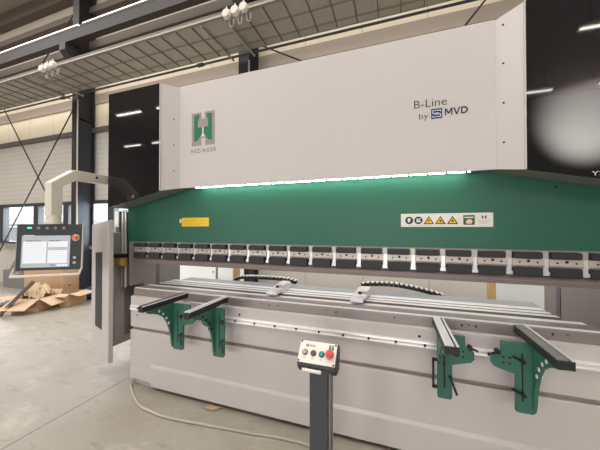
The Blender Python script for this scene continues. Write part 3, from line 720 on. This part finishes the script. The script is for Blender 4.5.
for a0,a1,b0,b1 in ((.58,.68,.70,.82),(.58,.68,.84,.92),(.74,.84,.70,.82),(.74,.84,.84,.92),(.66,.76,.795,.83)):
    q=hbox(a0,a1,b0,b1,.005,.0057); t.add(q.v,q.f)
put('emblem', t, 'emblemgreen', bp_)
put('handle_bar', MB().cyl((px-.075,A[0]-.012,.757),(px+.035,A[0]-.012,.757),.010,12).cyl((px-.06,A[0]-.012,.757),(px-.06,A[0]+.02,.757),.005,8).cyl((px+.02,A[0]-.012,.757),(px+.02,A[0]+.02,.757),.005,8), 'offwhite', cs, label='white round bar', smooth=True)

# ------------------------------------------------------------------ control panel on its swing arm
cp = thing('touchscreen_terminal','touchscreen control panel hanging from a cream swing arm at the left','control panel',(-2.9,1.6,1.06))
xa = -2.9; hwid=.047
arm = [(1.985,2.10),(1.985+.0,2.10)]
prof = [(2.3,2.10),(1.72,2.10),(1.535,1.955),(1.535,1.665),(1.625,1.665),(1.625,1.93),(1.75,2.01),(2.3,2.01)]
put('swing_arm', MB().prism(prof,'x',xa-hwid,xa+hwid), 'cream', cp, bevel=.006)
put('collar', MB().cyl((xa,1.58,1.60),(xa,1.58,1.668),.055,20).cyl((xa,1.58,1.585),(xa,1.58,1.605),.065,20), 'cream', cp, smooth=True)
put('arm_bolt', MB().cyl((xa+hwid-.001,1.92,2.06),(xa+hwid+.004,1.92,2.06),.012,10), 'hole', cp)
put('arm_mount', MB().box(-2.95,-2.775,2.26,2.34,1.99,2.12), 'greyframe', cp, bevel=.003)
# panel frame: origin centre, r = right vector, up = tilted
pl_, pr_ = Vector((-3.128,1.432,0)), Vector((-2.706,1.694,0))
r_ = (pr_-pl_).normalized(); n_ = Vector((r_.y,-r_.x,0)); 
n_ = -n_ if n_.dot(Vector((0,0,0))-pl_) < 0 else n_
up_ = (Vector((0,0,1))+n_*-.06).normalized(); nf = r_.cross(up_); nf = nf if nf.dot(n_)>0 else -nf
pc = (pl_+pr_)/2+Vector((0,0,1.38)); PWH = (pr_-pl_).length/2; PHH=.205
def pp(a,b,t): return pc+r_*(a*PWH)+up_*(b*PHH)+nf*t
def pbox(a0,a1,b0,b1,t0,t1):
    vs=[pp(a0,b0,t0),pp(a1,b0,t0),pp(a1,b1,t0),pp(a0,b1,t0),pp(a0,b0,t1),pp(a1,b0,t1),pp(a1,b1,t1),pp(a0,b1,t1)]
    return MB().add(vs,[(0,3,2,1),(4,5,6,7),(0,1,5,4),(1,2,6,5),(2,3,7,6),(3,0,4,7)])
put('housing', pbox(-.86,.86,-.95,.95,-.08,-.012), 'dark', cp, bevel=.006)
fp = put('front_panel', pbox(-1,1,-1,1,-.012,0), 'dark', cp, label='black front panel', bevel=.003)
put('edge_trim', pbox(-1.015,-1,-1.0,1.0,-.02,.002), 'galvl', cp); put('edge_trim', pbox(1,1.022,-1.0,1.0,-.02,.002), 'offwhite', cp)
sc_ = put('screen', pbox(-.85,.63,-.88,.50,0,.002), 'screengrey', fp, label='lit grey touchscreen')
put('window_field', pbox(-.80,-.10,-.70,.24,.002,.003), 'screen', sc_); put('window_field', pbox(-.05,.55,-.70,.24,.002,.003), 'screen', sc_)
put('title_bar', pbox(-.80,-.48,.49,.525,.002,.003), 'offwhite', sc_)
t=MB()
for a0,a1 in ((-.72,-.5),(-.46,-.28),(-.02,.15),(.18,.32)):
    q=pbox(a0,a1,.255,.285,.002,.0035); t.add(q.v,q.f)
q=pbox(.05,.18,-.80,-.77,.002,.0035); t.add(q.v,q.f)
put('screen_text', t, 'screendark', sc_)
t=MB()
for k in range(9):
    for a0,a1 in ((-.76,-.14),(-.02,.5)):
        z_=.16-k*.09; q=pbox(a0,a1,z_,z_+.008,.003,.0036); t.add(q.v,q.f)
put('table_line', t, 'screengrey', sc_)
put('window_field', pbox(-.04,.54,-.14,.0,.003,.0038), 'screengrey', sc_)
for k in range(4): put('screen_button', pbox(.24+k*.085,.31+k*.085,-.84,-.76,.002,.0036), 'screen', sc_)
put('lamp', pbox(-.70,-.58,.80,.87,0,.006), 'greenlamp', fp, label='lit green lamp')
for a_ in (-.36,-.1,.16,.42):
    put('key_switch', MB().cyl(pp(a_,.83,0),pp(a_,.83,.006),.014,14), 'greyframe', fp)
def pknob(a,b,r,m,h,name,l=None): return put(name, MB().cyl(pp(a,b,0),pp(a,b,h),r,18), m, fp, label=l, smooth=True)
pknob(.80,.40,.030,'ivory',.004,'stop_collar'); pknob(.80,.40,.020,'orange',.03,'emergency_stop','orange-red stop button')
for b_ in (-.48,-.70): pknob(.80,b_,.013,'galvl',.01,'push_button')
# silver tray frame under the panel
def bar2(p,q,r=.007): return MB().tube([p,q],r,8)
t = bar2(pp(-1.06,-1.24,.03),pp(1.02,-1.20,.03),.012)
for a,b in ((pp(-1.06,-1.24,.03),pp(-1.03,-.9,0)),(pp(1.02,-1.20,.03),pp(1.03,-.9,0)),(pp(-1.06,-1.24,.03),pp(-.84,-.93,-.06)),(pp(1.02,-1.20,.03),pp(.84,-.93,-.06))):
    q=bar2(a,b); t.add(q.v,q.f)
put('keyboard_bracket', t, 'fit', cp, label='white metal frame below screen')

# ------------------------------------------------------------------ floor items
cable = arc([(-2.46,2.056,.05),(-2.46,2.03,.03),(-2.44,1.985,.0105),(-2.307,1.895,.0105),(-2.102,1.785,.0105),(-1.946,1.757,.0105),(-1.769,1.742,.0105),(-1.446,1.771,.0105),(-1.028,1.817,.0105),(-.796,1.846,.0105),(-.573,1.846,.0105),(-.46,1.76,.0105),(-.43,1.62,.0115),(-.42,1.57,.03)])
tag(put('conduit_cable', MB().tube(cable,.0095,10), 'conduit', smooth=True),'metallic flexible conduit curving over the floor from press to console','cable')
lf = MB().add([(-1.56,1.955,.002),(-1.50,1.93,.012),(-1.45,1.945,.004),(-1.40,1.99,.014),(-1.43,2.02,.003),(-1.49,2.0,.010),(-1.53,2.03,.003),(-1.5,1.97,.02)],[(0,1,7),(1,2,7),(2,3,7),(3,4,7),(4,5,7),(5,6,7),(6,0,7)])
tag(put('paper_scrap', lf, mat('scrap_paper',(176,150,128),.9)),'small crumpled brown scrap on floor under the press skirt','scrap')

# cardboard
av, bv = Vector((-.95,-.31,0)).normalized(), Vector((-.31,.95,0)).normalized(); zv = Vector((0,0,1))
def box_corner(c, a, b, h, t=.006):
    c = Vector(c)
    m=MB()
    m.obox(c+av*a/2+bv*b/2+zv*t,av,bv,zv,a/2,b/2,t)
    m.obox(c+av*a/2+bv*t+zv*h/2,av,bv,zv,a/2,t,h/2); m.obox(c+av*a/2+bv*(b-t)+zv*h/2,av,bv,zv,a/2,t,h/2)
    m.obox(c+av*t+bv*b/2+zv*h/2,av,bv,zv,t,b/2,h/2); m.obox(c+av*(a-t)+bv*b/2+zv*h/2,av,bv,zv,t,b/2,h/2)
    return m
def flap(p, q, out, drop, l, t=.004):
    p=Vector(p); q=Vector(q); d=(Vector(out).normalized()*math.cos(drop)-zv*math.sin(drop))*l; n=(q-p).normalized().cross(d.normalized())*t
    i=(q-p)*.02
    vs=[p,q,q+d-i,p+d+i]; vs=vs+[v+n for v in vs]
    return MB().add(vs,[(0,1,2,3),(7,6,5,4),(0,4,5,1),(1,5,6,2),(2,6,7,3),(3,7,4,0)])
c0 = Vector((-6.195,3.163,0)); a,b,h = .5,.44,.24
B1 = thing('cardboard_box','open cardboard box with spread flaps full of brown packing paper','box',c0+av*.25+bv*.22)
put('carton', box_corner(c0,a,b,h), 'card', B1)
tp = c0+zv*(h-.004)
# near-left side (normal -bv) and right side (normal -av)
put('flap', flap(tp,tp+av*a,-bv,.5,.30), 'cardl', B1); put('flap', flap(tp+bv*b,tp,-av,.5,.26), 'cardl', B1)
put('flap', flap(tp+av*a,tp+av*a+bv*b,av,.15,.28), 'cardl', B1); put('flap', flap(tp+av*a+bv*b,tp+bv*b,bv,-.9,.10), 'cardl', B1)
# crumpled paper
pm = MB(); n=13
cc = c0+av*a/2+bv*b/2
vs=[]; fs=[]
for i in range(n):
    for j in range(n):
        u_,v_=i/(n-1)*2-1,j/(n-1)*2-1
        hgt = .19+.25*max(0,1-(u_*u_+v_*v_)*.55)+random.uniform(-.075,.075)
        vs.append(cc+av*(u_*(a/2-.02))+bv*(v_*(b/2-.02))+zv*hgt)
for i in range(n-1):
    for j in range(n-1):
        k=i*n+j; fs += [(k,k+1,k+n+1),(k,k+n+1,k+n)]
pm.add(vs,fs)
tag(put('packing_paper', pm, 'paper'),'crumpled brown packing paper heaped in the open cardboard box','paper')
# second open box
c1_ = Vector((-6.03,3.56,0))
B2 = thing('cardboard_box','smaller open cardboard box with one flap out, right of the paper-filled box','box',c1_+av*.1+bv*.2)
put('carton', box_corner(c1_,.21,.42,.25), 'card', B2)
tp = c1_+zv*.246
put('flap', flap(tp+bv*.42,tp,-av,.2,.2), 'cardl', B2); put('flap', flap(tp,tp+av*.2,-bv,.35,.10), 'cardl', B2)
# closed tall box behind
c2_ = Vector((-6.45,3.69,0))
B3 = thing('cardboard_box','large closed cardboard box standing behind the open boxes','box',c2_+av*.4+bv*.2)
put('carton', MB().obox(c2_+av*.41+bv*.2+zv*.375,av,bv,zv,.41,.2,.375), 'card', B3, bevel=.006)
put('lid', MB().obox(c2_+av*.41+bv*.098+zv*.753,av,bv,zv,.41,.097,.003).obox(c2_+av*.41+bv*.302+zv*.753,av,bv,zv,.41,.097,.003), 'cardl', B3)
put('printed_mark', MB().obox(c2_-av*.001+bv*.16+zv*.34,av,bv,zv,.001,.035,.012), 'beam', B3)
# lone cardboard sheets
tag(put('cardboard_sheet', MB().obox((-7.35,3.35,.115),(.9,.25,0),(-.25,.9,-.1),(.0,.1,1),.38,.28,.005), 'cardl'),'flat loose cardboard sheet left of the paper-filled box','cardboard')
tag(put('steel_profile', MB().obox((-6.42,2.955,.275),(.25,.42,.62),(.42,-.25,0),(-.2,-.4,.4),.35,.045,.004).obox((-6.45,2.97,.285),(.25,.42,.62),(.42,-.25,0),(-.2,-.4,.4),.35,.004,.03), mat('grey_steel_profile',(116,110,104),.5,.3)),'grey steel profile leaning diagonally against the open cardboard box','profile')
tag(put('bag', MB().sphere((-6.30,4.16,.13),.19,.7), 'blue', smooth=True),'blue plastic bag on floor between boxes and the side guard','bag')
tag(put('sheet_metal_bin', MB().prism([(-9.75,0),(-8.85,0),(-8.85,.95),(-9.05,.95),(-9.5,.45),(-9.75,.45)],'y',4.2,4.5), mat('bin_grey',(122,120,118),.6), bevel=.006),'grey sheet-metal bin with sloped side under the left window','bin')
# white cabinet and post behind the press
cb_ = thing('storage_cabinet','white storage cabinet seen through the gap under the ram','cabinet',(-3.0,3.95,0))
put('carcass', MB().box(-3.58,-2.455,3.77,4.12,0,1.5), 'whiteglow', cb_, bevel=.004)
put('door', MB().box(-3.56,-2.77,3.75,3.768,.04,1.48), 'whiteglow', cb_, bevel=.003); put('door', MB().box(-2.72,-2.46,3.75,3.768,.04,1.48), 'whiteglow', cb_, bevel=.003)
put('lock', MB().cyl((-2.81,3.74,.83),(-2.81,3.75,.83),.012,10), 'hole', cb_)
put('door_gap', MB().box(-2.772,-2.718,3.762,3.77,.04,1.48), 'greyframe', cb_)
tag(put('yellow_post', MB().box(-2.44,-2.36,3.77,3.85,0,1.4), 'ochrepost', bevel=.004),'yellow upright post between white cabinet and column behind press','post')

# ------------------------------------------------------------------ light
W = bpy.data.worlds.new('world'); S.world = W; W.use_nodes = True
bgn = W.node_tree.nodes['Background']
bgn.inputs[0].default_value = (.86,.93,1,1); bgn.inputs[1].default_value = 2.2
def area(x,y,z,sx,sy,p,rot=(0,0,0),col=(1,.965,.945)):
    l = bpy.data.lights.new('area','AREA'); l.shape='RECTANGLE'; l.size=sx; l.size_y=sy; l.energy=p; l.color=col
    o = bpy.data.objects.new('area_light', l); COL.objects.link(o); o.location=(x,y,z); o.rotation_euler=rot
area(-6,-1.0,7.4,5,4,330); area(1,-1.0,7.4,5,4,260); area(-11,0.5,7.4,5,5,420)  # unseen ceiling lamps added for soft fill
area(-4,2.6,7.4,14,1.6,330)  # unseen lamp added to light the back wall
area(-10,YW+.35,1.75,9.5,1.1,520,(-PI/2+.25,0,0),(.96,.98,1))
sl = bpy.data.lights.new('cover_glow_spot','SPOT'); sl.energy=40000; sl.spot_size=.9; sl.spot_blend=1.; sl.shadow_soft_size=.15; sl.color=(.93,.96,1)  # unseen spot added; its wall patch makes the right cover's soft glow
so = bpy.data.objects.new('cover_glow_spot', sl); COL.objects.link(so); so.location=(7.6,YR+4.2,4.0)
so.rotation_euler = (Vector((8.1,YR,6.2))-Vector(so.location)).to_track_quat('-Z','Y').to_euler()
area(-.6,3.3,2.9,4.2,.5,95,(0,0,0),(1,.98,.96))  # hidden lamp added behind the press to brighten rails and wall
# added lamps outside the invented rear gates give soft frontal light
area(-8.5,YR-.4,2.0,5,3.8,420,(PI/2,0,0),(1,.98,.96)); area(0,YR-.4,2.0,5,3.8,420,(PI/2,0,0),(1,.98,.96))
S.view_settings.view_transform = 'Standard'; S.view_settings.look = 'None'; S.view_settings.exposure = -.32
